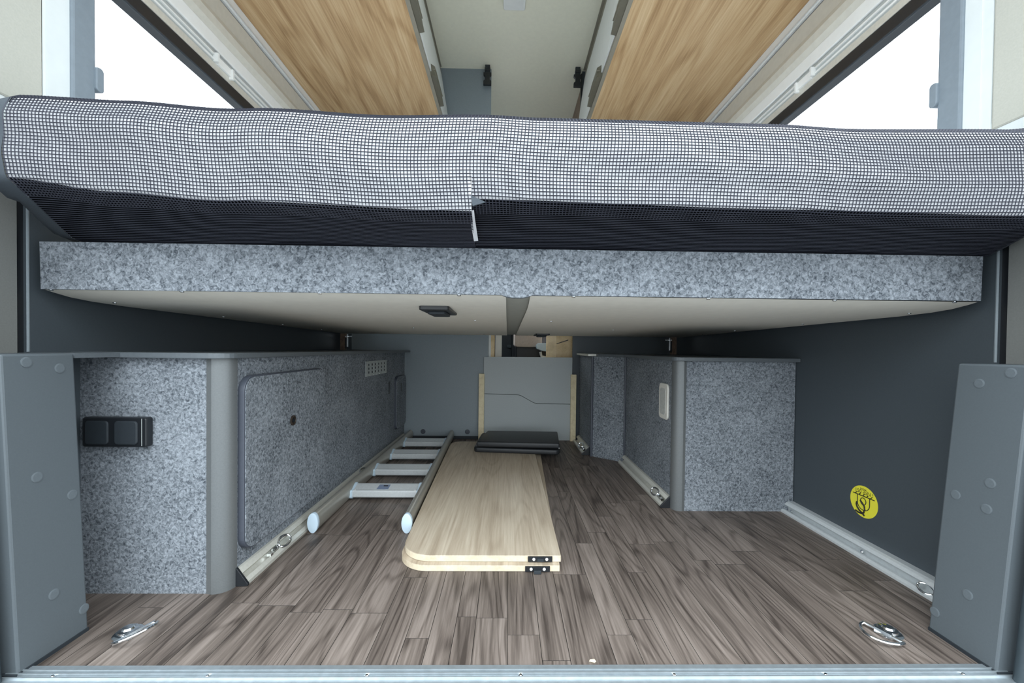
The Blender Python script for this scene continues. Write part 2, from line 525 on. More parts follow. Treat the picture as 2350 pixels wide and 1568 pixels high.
def up_pillar(s, n, xw, xu):
    a, b = sorted((xw, xw + s * .05))
    lo = MB().box(a, b, -.06, .082, .497, .93).build('trim_%d' % n, 'pillar'); tag(lo, kind='structure')
    a, b = sorted((xu + s * .002, xu + s * .09))
    y1 = .117 if s < 0 else .100
    m = MB()
    m.prism(fillet([(-.07, .935), (y1, .935), (y1, 1.86), (-.07, 1.86)], {0: .05}), a, b, 'x')
    m.build('upper_pillar_lining', 'beige', lo, bevel=.004)
    a2, b2 = sorted((xu + s * .004, xu + s * .09))
    MB().box(a2, b2, -.055, .16, .87, .95).build('body_flange', 'body', lo)
    g = xw - s * .002
    bx('groove', 'black', lo, *sorted((xw + s * .004, xw + s * .05)), .082, .096, .497, .93)
    MB().tube([(xw + s * .002, .0985, .499), (xw + s * .002, .0985, .80)], .0035, 8).build('bead', 'laminate_mid', lo, smooth=True)
    return lo
up_pillar(-1, 4, XL, UL)
up_pillar(1, 5, XR, UR)
# rubber door seals and outer body posts
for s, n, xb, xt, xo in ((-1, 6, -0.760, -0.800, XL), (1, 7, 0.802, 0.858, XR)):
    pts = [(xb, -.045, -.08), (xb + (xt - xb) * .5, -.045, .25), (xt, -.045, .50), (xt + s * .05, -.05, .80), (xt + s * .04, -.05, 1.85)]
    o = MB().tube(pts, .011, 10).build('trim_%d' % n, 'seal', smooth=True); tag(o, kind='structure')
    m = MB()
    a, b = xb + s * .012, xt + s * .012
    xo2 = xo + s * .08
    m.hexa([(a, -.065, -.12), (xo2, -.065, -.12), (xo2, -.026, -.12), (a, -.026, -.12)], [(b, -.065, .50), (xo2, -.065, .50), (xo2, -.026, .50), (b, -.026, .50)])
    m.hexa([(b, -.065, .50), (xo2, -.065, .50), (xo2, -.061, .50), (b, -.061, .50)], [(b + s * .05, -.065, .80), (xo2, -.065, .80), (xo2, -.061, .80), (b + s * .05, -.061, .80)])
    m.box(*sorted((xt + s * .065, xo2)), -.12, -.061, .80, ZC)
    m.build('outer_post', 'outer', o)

# sill ---------------------------------------------------------------
prof = [(-.007, -.02), (-.007, .0035), (-.016, .0035), (-.0175, .0065), (-.0195, .0065), (-.0205, .003), (-.0235, .003), (-.0245, .0065), (-.0265, .0065), (-.0275, .003),
        (-.0315, .003), (-.0325, .0065), (-.0345, .0065), (-.0355, .003), (-.045, .003), (-.05, .0), (-.05, -.05), (-.04, -.05), (-.04, -.02)]
sill = MB().prism(prof, -0.766, 0.808, 'x').build('trim_8', 'sill'); tag(sill, kind='structure')
for sx in (-.691, -.457, -.213, .026, .268, .509, .731):
    MB().lathe([(.0035, 0), (.0035, .002), (.002, .0032)], (sx, -.0295, .003), (0, 0, 1), 12).build('screw', 'chrome', sill)

# windows ------------------------------------------------------------
def window(s, n, xu, dy):
    w = empty('window_%d' % n, (xu, WY0, WZ0)); tag(w, kind='structure')
    X = lambda d: xu - s * d          # d inward from wall face
    def strip(name, m, d0, d1, z0, z1, y0=.165, y1=1.60, **k):
        return bx(name, m, w, *sorted((X(d0), X(d1))), y0, y1, z0, z1, **k)
    strip('pane', 'glass', -.040, -.036, WZ0 - .01, WZ1, WY0 + .02, WY1)
    # rear upright: pale jamb then slate trim
    strip('jamb', 'body', -.03, -.002, WZ0, 1.60, .112 + dy, .160 + dy)
    strip('upright_trim', 'frame', -.03, .006, WZ0 - .02, 1.60, .158 + dy, .203 + dy, bevel=.004)
    MB().prism(rrect(.198 + dy, .214 + dy, 1.035, 1.085, .007), *sorted((X(-.01), X(.012))), 'x').build('latch', 'frame', w, bevel=.002)
    # head: seal, rails, blind cassette, rolled blind, aluminium profile
    strip('seal', 'black', -.034, .000, 1.283, 1.314)
    MB().tube([(X(-.002), .2, 1.281), (X(-.002), 1.6, 1.281)], .003, 8).build('seal_lip', 'rubber', w, smooth=True)
    strip('frame_rail', 'alu_warm', -.03, .002, 1.314, 1.333)
    strip('channel', 'alu_dull', -.03, -.002, 1.334, 1.372)
    strip('channel_rib', 'white', -.002, .002, 1.341, 1.346)
    strip('channel_rib', 'white', -.002, .003, 1.356, 1.360)
    strip('cassette', 'white', -.03, .004, 1.374, 1.413, bevel=.002)
    m = MB().prism([(X(-.03), 1.413), (X(.003), 1.413), (X(.014), 1.428), (X(.016), 1.45), (X(.006), 1.472), (X(-.03), 1.472)], .165, 1.60, 'y')
    m.build('blind_roll', 'cream', w)
    strip('valance', 'cream', -.03, .000, 1.472, 1.533)
    strip('shadow_gap', 'black', -.03, -.006, 1.533, 1.541)
    strip('profile', 'white', -.03, .003, 1.541, 1.579)
    strip('profile_rib', 'alu', .003, .006, 1.546, 1.552)
    # white blind catch on the channel
    c = MB()
    c.box(*sorted((X(-.002), X(.008))), .553, .612, 1.334, 1.356)
    c.box(*sorted((X(-.002), X(.014))), .607, .613, 1.326, 1.356)
    c.box(*sorted((X(-.002), X(.012))), .545, .552, 1.338, 1.362)
    c.build('catch', 'white', w)
    return w
window(-1, 1, UL, 0.0)
window(1, 2, UR, -0.012)

# ------------------------------------------------------------------ overhead cabinets
def overhead(s, xo, xi, xt, splits, name, label, yh):
    zb, zt = 1.580, 2.05
    c = empty(name, ((xo + xi) / 2, .8, zb)); tag(c, label, 'cabinet')
    y0, y1 = 0.02, 1.615
    MB().prism([(xo, zb), (xi, zb), (xt + s * .012, zt), (xo, zt)], y0, y1, 'y').build('carcass', 'overoak', c)
    sl = (xt - xi) / (zt - zb)
    fx = lambda z, d: xi + sl * (z - zb) - s * d
    def slab(nm, m, ya, yb, za, zb_, d0, d1, bev=0.0):
        q = MB().hexa([(fx(za, d0), ya, za), (fx(za, d1), ya, za), (fx(za, d1), yb, za), (fx(za, d0), yb, za)],
                      [(fx(zb_, d0), ya, zb_), (fx(zb_, d1), ya, zb_), (fx(zb_, d1), yb, zb_), (fx(zb_, d0), yb, zb_)])
        return q.build(nm, m, c, bevel=bev)
    slab('lower_edge', 'taupe', y0, y1, zb + .0005, zb + .024, .0, .014)
    ys = [y0] + splits + [y1]
    for k, (a, b) in enumerate(zip(ys, ys[1:])):
        d = slab('door', 'white', a + .002, b - .002, zb + .026, zt - .03, .0, .018, .002)
    slab('cornice', 'taupe', y0, y1, zt - .028, ZC - .001, .002, .018)
    for (a, b) in yh:
        # grip: bevelled trapezoid block with a paler inner lip
        f0, f1 = zb + .004, zb + .076
        q = MB()
        d0, d1 = .014, .034
        q.add([(fx(f0, d0), a, f0), (fx(f0, d0), b, f0), (fx(f1, d0), b - .035, f1), (fx(f1, d0), a + .035, f1),
               (fx(f0, d1), a + .006, f0), (fx(f0, d1), b - .006, f0), (fx(f1, d1), b - .045, f1 - .008), (fx(f1, d1), a + .045, f1 - .008)],
              [(3, 2, 1, 0), (4, 5, 6, 7), (0, 1, 5, 4), (1, 2, 6, 5), (2, 3, 7, 6), (3, 0, 4, 7)])
        g = q.build('grip', 'olive', c)
        zz = f0 + .034
        q2 = MB().hexa([(fx(zz, .020), a + .02, zz), (fx(zz, .0365), a + .02, zz), (fx(zz, .0365), b - .02, zz), (fx(zz, .020), b - .02, zz)],
                       [(fx(zz + .003, .020), a + .02, zz + .003), (fx(zz + .003, .0365), a + .02, zz + .003), (fx(zz + .003, .0365), b - .02, zz + .003), (fx(zz + .003, .020), b - .02, zz + .003)])
        q2.build('grip_lip', 'taupe', g)
    return c
overhead(-1, UL - .004, -0.327, -0.404, [0.845], 'overhead_cabinet', 'oak overhead cabinet with white doors, its end meeting the grey upper partition panel', [(.46, .745), (.955, 1.165)])
overhead(1, UR + .004, 0.371, 0.432, [0.850], 'overhead_cabinet', 'oak overhead cabinet with white doors, its end beside the black-edged partition', [(.43, .735), (.94, 1.145)])

for nm, xa, xb in (('trim_9', -.425, -.383), ('trim_10', .404, .452)):
    o = bx(nm, 'taupe', None, xa, xb, 0.02, 1.615, ZC - .005, ZC); tag(o, kind='structure')
# ceiling lamp
lamp = empty('ceiling_lamp', (.014, 1.16, ZC)); tag(lamp, 'small square white lamp set on the cream ceiling', 'lamp')
MB().prism(rrect(-.036, .062, 1.115, 1.217, .008), ZC - .014, ZC, 'z').build('housing', 'white', lamp, bevel=.002)
MB().prism(rrect(-.022, .048, 1.128, 1.204, .006), ZC - .017, ZC - .013, 'z').build('lens', 'white', lamp)

# black strap buckles at the edge of the partition opening
def buckle(x, label):
    b = empty('strap_buckle', (x, 1.6, ZC)); tag(b, label, 'buckle')
    yb_ = 1.600
    body = [(-.022, -.088), (.022, -.088), (.022, -.068), (.013, -.060), (.013, -.042), (.022, -.034), (.022, -.022), (-.022, -.022), (-.022, -.034), (-.013, -.042), (-.013, -.060), (-.022, -.068)]
    MB().prism([(x + p, ZC + q - .02) for p, q in body], yb_ - .008, yb_ + .008, 'y').build('buckle_body', 'black', b, bevel=.0015)
    MB().box(x - .013, x + .014, yb_ - .006, yb_ + .006, ZC - .045, ZC).build('webbing', 'rubber', b)
    MB().box(x - .015, x + .016, yb_ - .011, yb_ + .009, ZC - .034, ZC - .016).build('latch_tongue', 'black', b, bevel=.002)
buckle(-0.128, 'black strap buckle hanging at the corner of the grey upper partition panel')
buckle(0.370, 'black strap buckle with waisted body hanging free below the cream ceiling')

# ------------------------------------------------------------------ bed platform
bed = empty('bed_platform', (0.02, 0.1, 0.6)); tag(bed, 'bed platform with grey felt front board and pale underside panels', 'bed')
BX0, BX1 = -0.854, 0.899
MB().hexa([(BX0 + .002, .100, .6135), (BX1 - .002, .100, .6155), (BX1 - .002, .116, .6155), (BX0 + .002, .116, .6135)],
          [(BX0, .100, .700), (BX1, .100, .700), (BX1, .116, .700), (BX0, .116, .700)]).build('front_board', 'felt', bed)
def under_z(y):
    return lerp_lin([(.10, .6150), (.12, .6100), (.15, .6045), (.19, .6010), (.26, .5985), (.5, .5955), (1.45, .583)], y)
def lerp_lin(tab, x):
    if x <= tab[0][0]: return tab[0][1]
    for (a, va), (b, vb) in zip(tab, tab[1:]):
        if x <= b: return va + (vb - va) * (x - a) / (b - a)
    return tab[-1][1]
def panel(name, m, xa, xb, dz):
    ys = [.104, .12, .135, .15, .17, .19, .22, .26, .35, .5, .8, 1.1, 1.45]
    q = MB()
    q.grid([[(xa, y, under_z(y) + dz), (xb, y, under_z(y) + dz)] for y in ys])
    q.grid([[(xa, y, under_z(y) + dz + .012), (xb, y, under_z(y) + dz + .012)] for y in ys])
    q.add([(xa, ys[-1], under_z(ys[-1]) + dz), (xb, ys[-1], under_z(ys[-1]) + dz), (xb, ys[-1], under_z(ys[-1]) + dz + .012), (xa, ys[-1], under_z(ys[-1]) + dz + .012)], [(0, 1, 2, 3)])
    return q.build(name, m, bed, smooth=True)
panel('underside_panel', 'panelgrey', BX0 + .003, -.004, 0)
panel('underside_panel', 'panelgrey', .041, BX1 - .003, 0)
panel('joint_strip', 'panelgap', -.006, .043, .004)
bx('top_board', 'oak_edge', bed, BX0 + .003, BX1 - .003, .116, 1.45, .676, .699)
for xs in (BX0 + .003, BX1 - .018):
    bx('side_board', 'felt', bed, xs, xs + .015, .116, 1.45, .612, .676)
# felt dip over the joint at the lower edge of the front board
MB().prism([(-.014, .622), (-.014, .6145), (-.004, .6115), (.008, .6095), (.026, .6095), (.036, .6115), (.046, .6148), (.046, .622)], .0985, .113, 'y').build('felt_fold', 'felt', bed)
for rx, ry in ((-.84, .106), (-.603, .106), (-.35, .106), (-.092, .106), (.123, .106), (.378, .106), (.62, .106), (.853, .106)):
    MB().lathe([(.0042, 0), (.004, .0015), (.0022, .0028)], (rx, ry, .6145), (0, 0, -1), 12).build('rivet', 'chrome', bed)
for rx, ry in ((-.815, .20), (-.80, .5), (-.80, .8), (-.80, 1.1), (-.095, .52), (.125, .52), (-.36, .90), (.40, .88), (.86, .2), (.85, .5), (.85, .85), (.85, 1.1), (-.12, 1.4)):
    MB().lathe([(.0035, 0), (.0033, .0012), (.002, .002)], (rx, ry, under_z(ry) + .0002), (0, 0, -1), 10).build('rivet', 'chrome', bed)
def bed_handle(x0, x1, y0, y1):
    z = under_z((y0 + y1) / 2)
    h = MB().prism(rrect(x0, x1, y0, y1, .008), z - .006, z + .004, 'z').build('grip_plate', 'black', bed, bevel=.002)
    MB().prism(rrect(x0 + .012, x1 - .012, y0 + .03, y1 - .03, .008), z - .012, z - .005, 'z').build('grip_bar', 'rubber', h, bevel=.002)
bed_handle(-.185, -.122, .185, .325)
bed_handle(.13, .195, 1.22, 1.40)

def support(x, label, s):
    p = empty('bed_support', (x, 1.46, .5)); tag(p, label, 'support')
    bx('post', 'brown', p, x - .012, x + .012, 1.452, 1.475, .492, .596)
    xb = x + s * .022
    bx('bracket', 'chrome', p, min(xb, xb + s * .006), max(xb, xb + s * .006), 1.450, 1.458, .515, .580)
    bx('bracket_arm', 'chrome', p, *sorted((x + s * .012, xb + s * .026)), 1.452, 1.456, .566, .570)
    bx('hinge_body', 'black', p, *sorted((x + s * .012, x + s * .022)), 1.452, 1.470, .505, .560)
support(-.852, 'brown wooden bed post with chrome bracket standing on the long felt cabinet', 1)
support(.872, 'brown wooden bed post with chrome bracket standing on the chamfered felt cabinet', -1)

# ------------------------------------------------------------------ mattress in its net
mat = empty('mattress', (0, .1, .70)); tag(mat, 'white mattress under black netting overhanging the felt-fronted bed', 'mattress')
MX0, MX1, SPL = -0.757, 0.865, -0.058
ZT = [(-.757, .905), (-.60, .900), (-.44, .891), (-.38, .893), (-.2, .886), (-.04, .890), (.05, .887), (.42, .885), (.55, .880), (.80, .884), (.87, .890)]
ZFL = [(-.757, .760), (-.60, .742), (-.442, .732), (-.06, .722)]
ZFR = [(-.056, .741), (.427, .733), (.80, .730), (.87, .728)]
def zfold(x): return lerp_tab(ZFL, x) if x < SPL else lerp_tab(ZFR, x)
def wob(x, z):
    return .0028 * math.sin(x * 9 + z * 40) + .0014 * math.sin(x * 23 + z * 12 + 1.3) + .0008 * math.sin(z * 90 + x * 5)
def section(x):
    zt, zf = lerp_tab(ZT, x), zfold(x)
    P = [(.30, zt - .012), (.16, zt - .004), (.06, zt), (.015, zt), (-.008, zt - .006), (-.021, zt - .017), (-.027, zt - .032)]
    n = 8
    for k in range(1, n + 1):
        t = k / (n + 1)
        z = (zt - .032) + (zf + .012 - (zt - .032)) * t
        P.append((-.029 - .006 * math.sin(math.pi * t) + wob(x, z) * math.sin(math.pi * t), z))
    P += [(-.030, zf + .010), (-.027, zf + .003), (-.020, zf - .001)]
    for k in range(1, 9):
        t = k / 8
        P.append((-.020 + .20 * t, zf - .001 + (.703 - zf) * min(1, t * 1.5) + .002 * math.sin(x * 14) * math.sin(math.pi * t)))
    return P
NFOLD = 6 + 8 + 3   # index of the last 'front' point
def resample(P, step, extra):
    L = [0]
    for a, b in zip(P, P[1:]):
        L.append(L[-1] + math.hypot(b[0] - a[0], b[1] - a[1]))
    return L
def offs(P, d):
    out = []
    for i, p in enumerate(P):
        a, b = P[max(0, i - 1)], P[min(len(P) - 1, i + 1)]
        tx, ty = b[0] - a[0], b[1] - a[1]
        l = math.hypot(tx, ty) or 1
        # outward normal: profile runs back->front->under, outward is to the right of travel (y,z)
        nx, ny = ty / l, -tx / l
        out.append((p[0] + nx * d, p[1] + ny * d))
    return out
def sx_(x, i, y):
    # the underside widens a little towards the bed
    return x * (1 + .057 * max(0, min(1, (y + .02) / .12))) if i > NFOLD else x
def core_rows(xs, i0, i1, d):
    return [[(sx_(x, i0 + k, q[0]), *q) for k, q in enumerate(offs(section(x), d)[i0:i1])] for x in xs]
xs_all = [MX0 + (MX1 - MX0) * k / 90 for k in range(91)]
xl_ = [MX0 + (SPL - .00005 - MX0) * k / 40 for k in range(41)]
xr_ = [SPL + .00005 + (MX1 - SPL) * k / 50 for k in range(51)]
sgn = 1
sec = section(0.0)
tst = offs(sec, .01)
if tst[10][0] < sec[10][0]: sgn = -1      # make sgn*d point inward
IN = .0022
fb = MB()
fb.grid(core_rows(xl_, 0, NFOLD + 1, sgn * IN))
fb.grid(core_rows(xr_, 0, NFOLD + 1, sgn * IN))
fb.build('foam_body', 'foam', mat, smooth=True, fix=False)
for nm, xx in (('bottom_cover', xl_), ('bottom_cover', xr_)):
    MB().grid(core_rows(xx, NFOLD - 1, len(sec), sgn * (IN - .0006))).build(nm, 'undercover', mat, smooth=True, fix=False)
# white seam where the two bottom covers meet, and its little turned corner
yz = [(-.024, .728), (-.01, .722), (.03, .713), (.07, .7055)]
sm = MB()
sm.grid([[(SPL - .004, y, z - .0005), (SPL + .0035, y, z + .0005)] for y, z in yz])
sm.build('seam_strip', 'foam', mat, fix=False)
MB().add([(SPL - .001, -.0335, .748), (SPL + .022, -.0315, .7385), (SPL + .002, -.0325, .732), (SPL - .001, -.030, .748), (SPL + .022, -.029, .7385), (SPL + .002, -.029, .732)],
         [(0, 1, 2), (3, 5, 4), (0, 3, 4, 1), (1, 4, 5, 2), (2, 5, 3, 0)]).build('turned_corner', 'tape', mat)
# netting: real threads
STEP, TR = 0.0053, 0.00090
def at_len(P, L, s):
    for i in range(len(L) - 1):
        if s <= L[i + 1]:
            t = (s - L[i]) / max(1e-9, L[i + 1] - L[i])
            return (P[i][0] + (P[i + 1][0] - P[i][0]) * t, P[i][1] + (P[i + 1][1] - P[i][1]) * t)
    return P[-1]
def thread(m, pts, r):
    """flat-cost three-sided thread"""
    m.tube(pts, r, 3)
net = MB()
nv = int((MX1 - MX0) / STEP)
I0 = 2
for k in range(nv + 1):
    x = MX0 + k * STEP
    P = section(x)
    thread(net, [(sx_(x, i, q[0]) + .003 * math.sin(q[1] * 30 + x * 4), q[0], q[1]) for i, q in enumerate(P) if I0 <= i <= NFOLD + 1], TR)
def h_thread(xa, xb, s, n):
    pts = []
    for k in range(n + 1):
        x = xa + (xb - xa) * k / n
        P = section(x)[I0:]
        L = resample(P, 0, 0)
        q = at_len(P, L, s)
        pts.append((sx_(x, NFOLD + 1 if s > L[NFOLD - I0] else 0, q[0]), q[0], q[1]))
    thread(net, pts, TR)
Pm = section(0.2)[I0:]
rows = int(resample(Pm, 0, 0)[-1] / STEP) - 4
for k in range(1, rows + 1):
    h_thread(MX0, SPL - .0001, k * STEP, 70)
    h_thread(SPL + .0001, MX1, k * STEP, 80)
no = net.build('net', 'net', mat, fix=False); no['kind'] = 'stuff'
# binding tape down the end of the net
def tape(s, x0, x1, dx):
    rows_ = []
    for x, d in ((x0, 0), (x0 + s * dx, .004), (x0 + s * dx * 2, .012)):
        P = section(min(max(x0, MX0), MX1))
        r = []
        for i, q in enumerate(P[1:]):
            back = 0 if i < NFOLD else max(0, min(1, (q[0] + .02) / .12))
            r.append((x * (1 + .057 * back), q[0] + d + (.0 if s > 0 else 0), q[1] + (d if i > NFOLD else 0)))
        rows_.append(r)
    MB().grid(rows_).build('binding_tape', 'tape', mat, smooth=True, fix=False)
tape(-1, MX0 - .0005, 0, .022)
tape(1, MX1 + .0005, 0, .012)
# plain top of the mattress so it is a closed body
m = MB().hexa([(MX0, .30, .703), (MX1, .30, .703), (MX1, 1.42, .703), (MX0, 1.42, .703)], [(MX0, .30, .875), (MX1, .30, .872), (MX1, 1.42, .87), (MX0, 1.42, .87)])
m.build('rear_body', 'foam', mat, bevel=.01)

# ------------------------------------------------------------------ long felt cabinet (left)
SX = -0.577                       # felt side face
FY = 0.188                        # felt front face
cab = empty('felt_cabinet', (-.72, .2, 0)); tag(cab, 'long grey felt-covered cabinet with rounded hatch and double socket', 'cabinet')
MB().box(XL, -.612, FY, FY + .03, 0.0, .487).build('front_panel', 'felt', cab)
MB().box(SX - .03, SX, FY + .028, 1.628, 0.0, .487).build('side_panel', 'felt', cab)
arc = [(-.618, FY - .0005), (-.606, FY - .0035)] + [(-.606 + .032 * math.sin(t), FY + .0285 - .032 * math.cos(t)) for t in [math.pi / 2 * k / 10 for k in range(11)]] + [(-.580, FY + .034), (-.618, FY + .03)]
MB().prism(arc, 0.0, .487, 'z').build('corner_post', 'post', cab, smooth=True)
def hatch(parent, xf, s, y0, y1, z0, z1, r, proud, name='hatch'):
    a, b = sorted((xf + s * .001, xf - s * (proud - .001)))
    h = MB().prism(rrect(y0, y1, z0, z1, r, 8), a, b, 'x').build(name, 'edge', parent, bevel=.0015)
    a, b = sorted((xf - s * (proud - .0015), xf - s * (proud + .0006)))
    MB().prism(rrect(y0 + .003, y1 - .003, z0 + .003, z1 - .003, r - .002, 8), a, b, 'x').build('felt_face', 'felt', h)
    return h
h1 = hatch(cab, SX, -1, .222, .606, .066, .449, .034, .015)
MB().lathe([(.0135, 0), (.0135, .003), (.011, .0045), (.0095, .0045), (.0085, .002)], (SX + .015, .415, .32), (1, 0, 0), 22).build('push_lock', 'bronze', h1, smooth=True)
MB().lathe([(.0055, .0), (.005, .0045)], (SX + .0155, .415, .32), (1, 0, 0), 14).build('lock_button', 'black', h1)
h2 = hatch(cab, SX, -1, 1.425, 1.616, .09, .364, .03, .012)
bx('slot', 'black', h2, SX + .012, SX + .014, 1.505, 1.522, .28, .325)
MB().prism(rrect(1.325, 1.345, .285, .347, .009), SX, SX + .0015, 'x').build('finger_slot', 'black', cab)
# vent grille: plate of bars over a dark backing
vg = bx('vent_grille', 'alu_dull', cab, SX, SX + .0025, 1.0, 1.275, .393, .455)
bx('backing', 'black', vg, SX + .0025, SX + .003, 1.02, 1.255, .399, .449)
for k in range(4):
    z = .398 + k * .0157
    bx('bar', 'alu_dull', vg, SX + .0028, SX + .005, 1.0, 1.275, z, z + .0065)
for k in range(7):
    y = 1.0 + k * .0425
    bx('bar', 'alu_dull', vg, SX + .0028, SX + .0048, y, y + .02, .394, .454)
wt = empty('worktop', (-.7, .9, .487)); tag(wt, 'dark grey worktop capping the long felt cabinet', 'worktop')
poly = fillet([(XL, .168), (-.565, .168), (-.560, 1.0), (-.545, 1.628), (XL, 1.628)], {1: .035})
MB().prism(poly, .4875, .4985, 'z').build('slab', 'worktop', wt, bevel=.0015)
bx('end_strip', 'worktop', wt, XL, -.774, .083, .168, .4890, .4975)

sock = empty('double_socket', (-.79, FY, .337)); tag(sock, 'black double socket box on the felt end of the long cabinet', 'socket')
MB().prism(rrect(-.854, -.7255, .307, .367, .005), FY - .016, FY, 'y').build('housing', 'black', sock, bevel=.003)
for a in (-.846, -.788):
    MB().prism(rrect(a, a + .046, .3125, .3605, .007), FY - .0195, FY - .015, 'y').build('flap', 'rubber', sock, bevel=.0025)
bx('rim', 'alu_dull', sock, -.7355, -.7345, FY - .0166, FY - .0158, .310, .365)

# ------------------------------------------------------------------ chamfered felt cabinet (right)
RY = 0.628
cr = empty('felt_cabinet', (.73, .63, 0)); tag(cr, 'grey felt-covered cabinet with pale oval light and chamfered inner corner', 'cabinet')
MB().box(.568, XR - .002, RY, RY + .03, 0, .481).build('front_panel', 'felt', cr)
SR = .540
MB().box(SR, SR + .03, RY + .028, 1.178, 0, .481).build('side_panel', 'felt', cr)
arc = [(.572, RY - .0005), (.563, RY - .0035)] + [(.563 - .028 * math.sin(t), RY + .0245 - .028 * math.cos(t)) for t in [math.pi / 2 * k / 10 for k in range(11)]] + [(.542, RY + .032), (.572, RY + .03)]
MB().prism(arc, 0, .481, 'z').build('corner_post', 'post', cr, smooth=True)
MB().prism([(.5375, 1.178), (.409, 1.287), (.43, 1.31), (.56, 1.20)], 0, .481, 'z').build('chamfer_panel', 'felt', cr)
MB().prism([(.407, 1.287), (.4065, 1.625), (.43, 1.625), (.43, 1.29)], 0, .483, 'z').build('inner_panel', 'felt', cr)
MB().tube([(.5365, 1.177, 0), (.5365, 1.177, .481)], .0045, 8).build('edge_bead', 'edge', cr, smooth=True)
MB().tube([(.4085, 1.285, 0), (.4085, 1.285, .481)], .0065, 8).build('edge_bead', 'edge', cr, smooth=True)
bx('cap_strip', 'alu_warm', cr, .390, .43, 1.30, 1.625, .483, .492)
wt2 = empty('worktop', (.73, .9, .481)); tag(wt2, 'dark grey worktop capping the chamfered felt cabinet', 'worktop')
poly = fillet([(XR - .001, .607), (.525, .607), (.525, 1.165), (.432, 1.27), (.432, 1.628), (XR - .001, 1.628)], {1: .03})
MB().prism(poly, .4815, .4935, 'z').build('slab', 'worktop', wt2, bevel=.0015)
li = empty('side_light', (SR, .715, .34)); tag(li, 'ivory framed clear oblong light on the felt cabinet side', 'light')
MB().prism(rrect(.680, .756, .281, .402, .016, 6), SR - .008, SR, 'x').build('frame', 'ivory', li, bevel=.003)
MB().prism(rrect(.694, .742, .297, .386, .012, 6), SR - .0095, SR - .0075, 'x').build('lens', 'clear', li, bevel=.001)

# ------------------------------------------------------------------ partition infill with battens
inf = empty('infill_panel', (.12, 1.62, 0)); tag(inf, 'grey two-piece infill panel with a stepped joint in the partition opening', 'panel')
cut = [(-.132, .2605), (.055, .2565), (.075, .253), (.150, .212), (.170, .208), (.364, .2055)]
up_poly = [(-.132, .466), (.364, .468)] + [(x, z + .0016) for x, z in reversed(cut)]
lo_poly = [(-.132, .001), (.364, .001)] + [(x, z - .0016) for x, z in reversed(cut)]
MB().prism(up_poly, YP - .018, YP - .002, 'y').build('upper_board', 'infill', inf)
MB().prism(lo_poly, YP - .018, YP - .002, 'y').build('lower_board', 'infill', inf)
bx('shadow_backing', 'black', inf, -.134, .3665, YP - .0025, YP - .0005, .0, .464)
for a, lab in ((-.158, 'upright pale wood batten beside the bare grey partition'), (.355, 'upright pale wood batten beside the short lashing rail')):
    b = MB().box(a, a + .0305, YP - .034, YP - .019, 0.0, .373).build('wood_batten', 'pine', bevel=.001); tag(b, lab, 'batten')

# ------------------------------------------------------------------ lashing rails
def rail(name, x0, s, y0, y1, label, w=.024, h=.037, cap=True):
    """profile leans against x0 and reaches inward by w (direction s)"""
    P = [(0, 0), (1, 0), (1, .20), (.78, .42), (.50, .16), (.16, .44), (.50, .70), (.22, .96), (0, 1)]
    r = empty(name, (x0, y0, 0)); tag(r, label, 'rail')
    MB().prism([(x0 + s * a * w, .0004 + b * h) for a, b in P], y0 + (.006 if cap else 0), y1, 'y').build('profile', 'alu_warm', r)
    if cap:
        C = [(0, 0), (.75, 0), (1.12, .02), (1.15, .14), (.14, 1.06), (0, 1.06)]
        MB().prism([(x0 + s * a * w, .0004 + b * h) for a, b in C], y0, y0 + .006, 'y').build('end_cap', 'black', r, bevel=.0008)
    return r
rail('lashing_rail', SX + .001, 1, .212, 1.60, 'long aluminium lashing rail along the foot of the hatch cabinet')
rail('lashing_rail', SR - .001, -1, .650, 1.170, 'aluminium lashing rail under the side light of the felt cabinet', w=.032)
rail('lashing_rail', .4055, -1, 1.300, 1.590, 'short aluminium lashing rail by the wood batten at the partition', w=.036)
wr_ = empty('lashing_rail', (.9, .3, 0)); tag(wr_, 'aluminium lashing rail along the wall below the yellow sticker', 'rail')
P = [(.9255, .0004), (.884, .0004), (.884, .006), (.890, .010), (.8945, .010), (.8965, .004), (.909, .004), (.909, .020), (.8995, .020), (.896, .0245), (.9015, .0305), (.908, .0335), (.9255, .0335)]
MB().prism(P, .078, RY - .001, 'y').build('profile', 'alu', wr_)
for y in (.346, .60):
    MB().lathe([(.004, 0), (.004, .002), (.0025, .003)], (.9005, y, .012), (-.8, 0, .6), 12).build('screw', 'chrome', wr_)

def ring_fitting(x, y, z, tilt, label, sc=1.0, rail_n=(.7, 0, .7)):
    """threaded eye: torus ring, collar nut, short stud along the rail"""
    r = empty('lashing_eye', (x, y, z)); tag(r, label, 'eye bolt', 'chrome lashing eyes on the rails')
    n = Vector(rail_n).normalized()
    d = Vector((0, 1, 0))
    c = Vector((x, y, z)) + n * .010 * sc
    pts = []
    for k in range(20):
        t = 2 * math.pi * k / 20
        pts.append(c + d * (.017 * sc * math.cos(t)) + n.cross(d) * (.012 * sc * math.sin(t)) + n * (.006 * sc * math.cos(t)))
    MB().tube(pts, .0030 * sc, 8, closed=True).build('ring', 'chrome', r, smooth=True)
    e = c - d * .019 * sc - n * .006 * sc
    MB().lathe([(.006 * sc, 0), (.0065 * sc, .003 * sc), (.0045 * sc, .004 * sc), (.0045 * sc, .010 * sc)], e, (0, -1, 0), 14).build('collar', 'chrome', r, smooth=True)
    m = MB()
    for k in range(3):
        m.lathe([(.0042 * sc, k * .005 * sc), (.0042 * sc, (k * .005 + .003) * sc)], e - d * .010 * sc, (0, -1, 0), 12)
    m.build('stud', 'chrome', r)
    bx('slide_nut', 'chrome', r, e.x - .005 * sc, e.x + .005 * sc, e.y - .040 * sc, e.y - .030 * sc, e.z - .006 * sc, e.z)
    return r
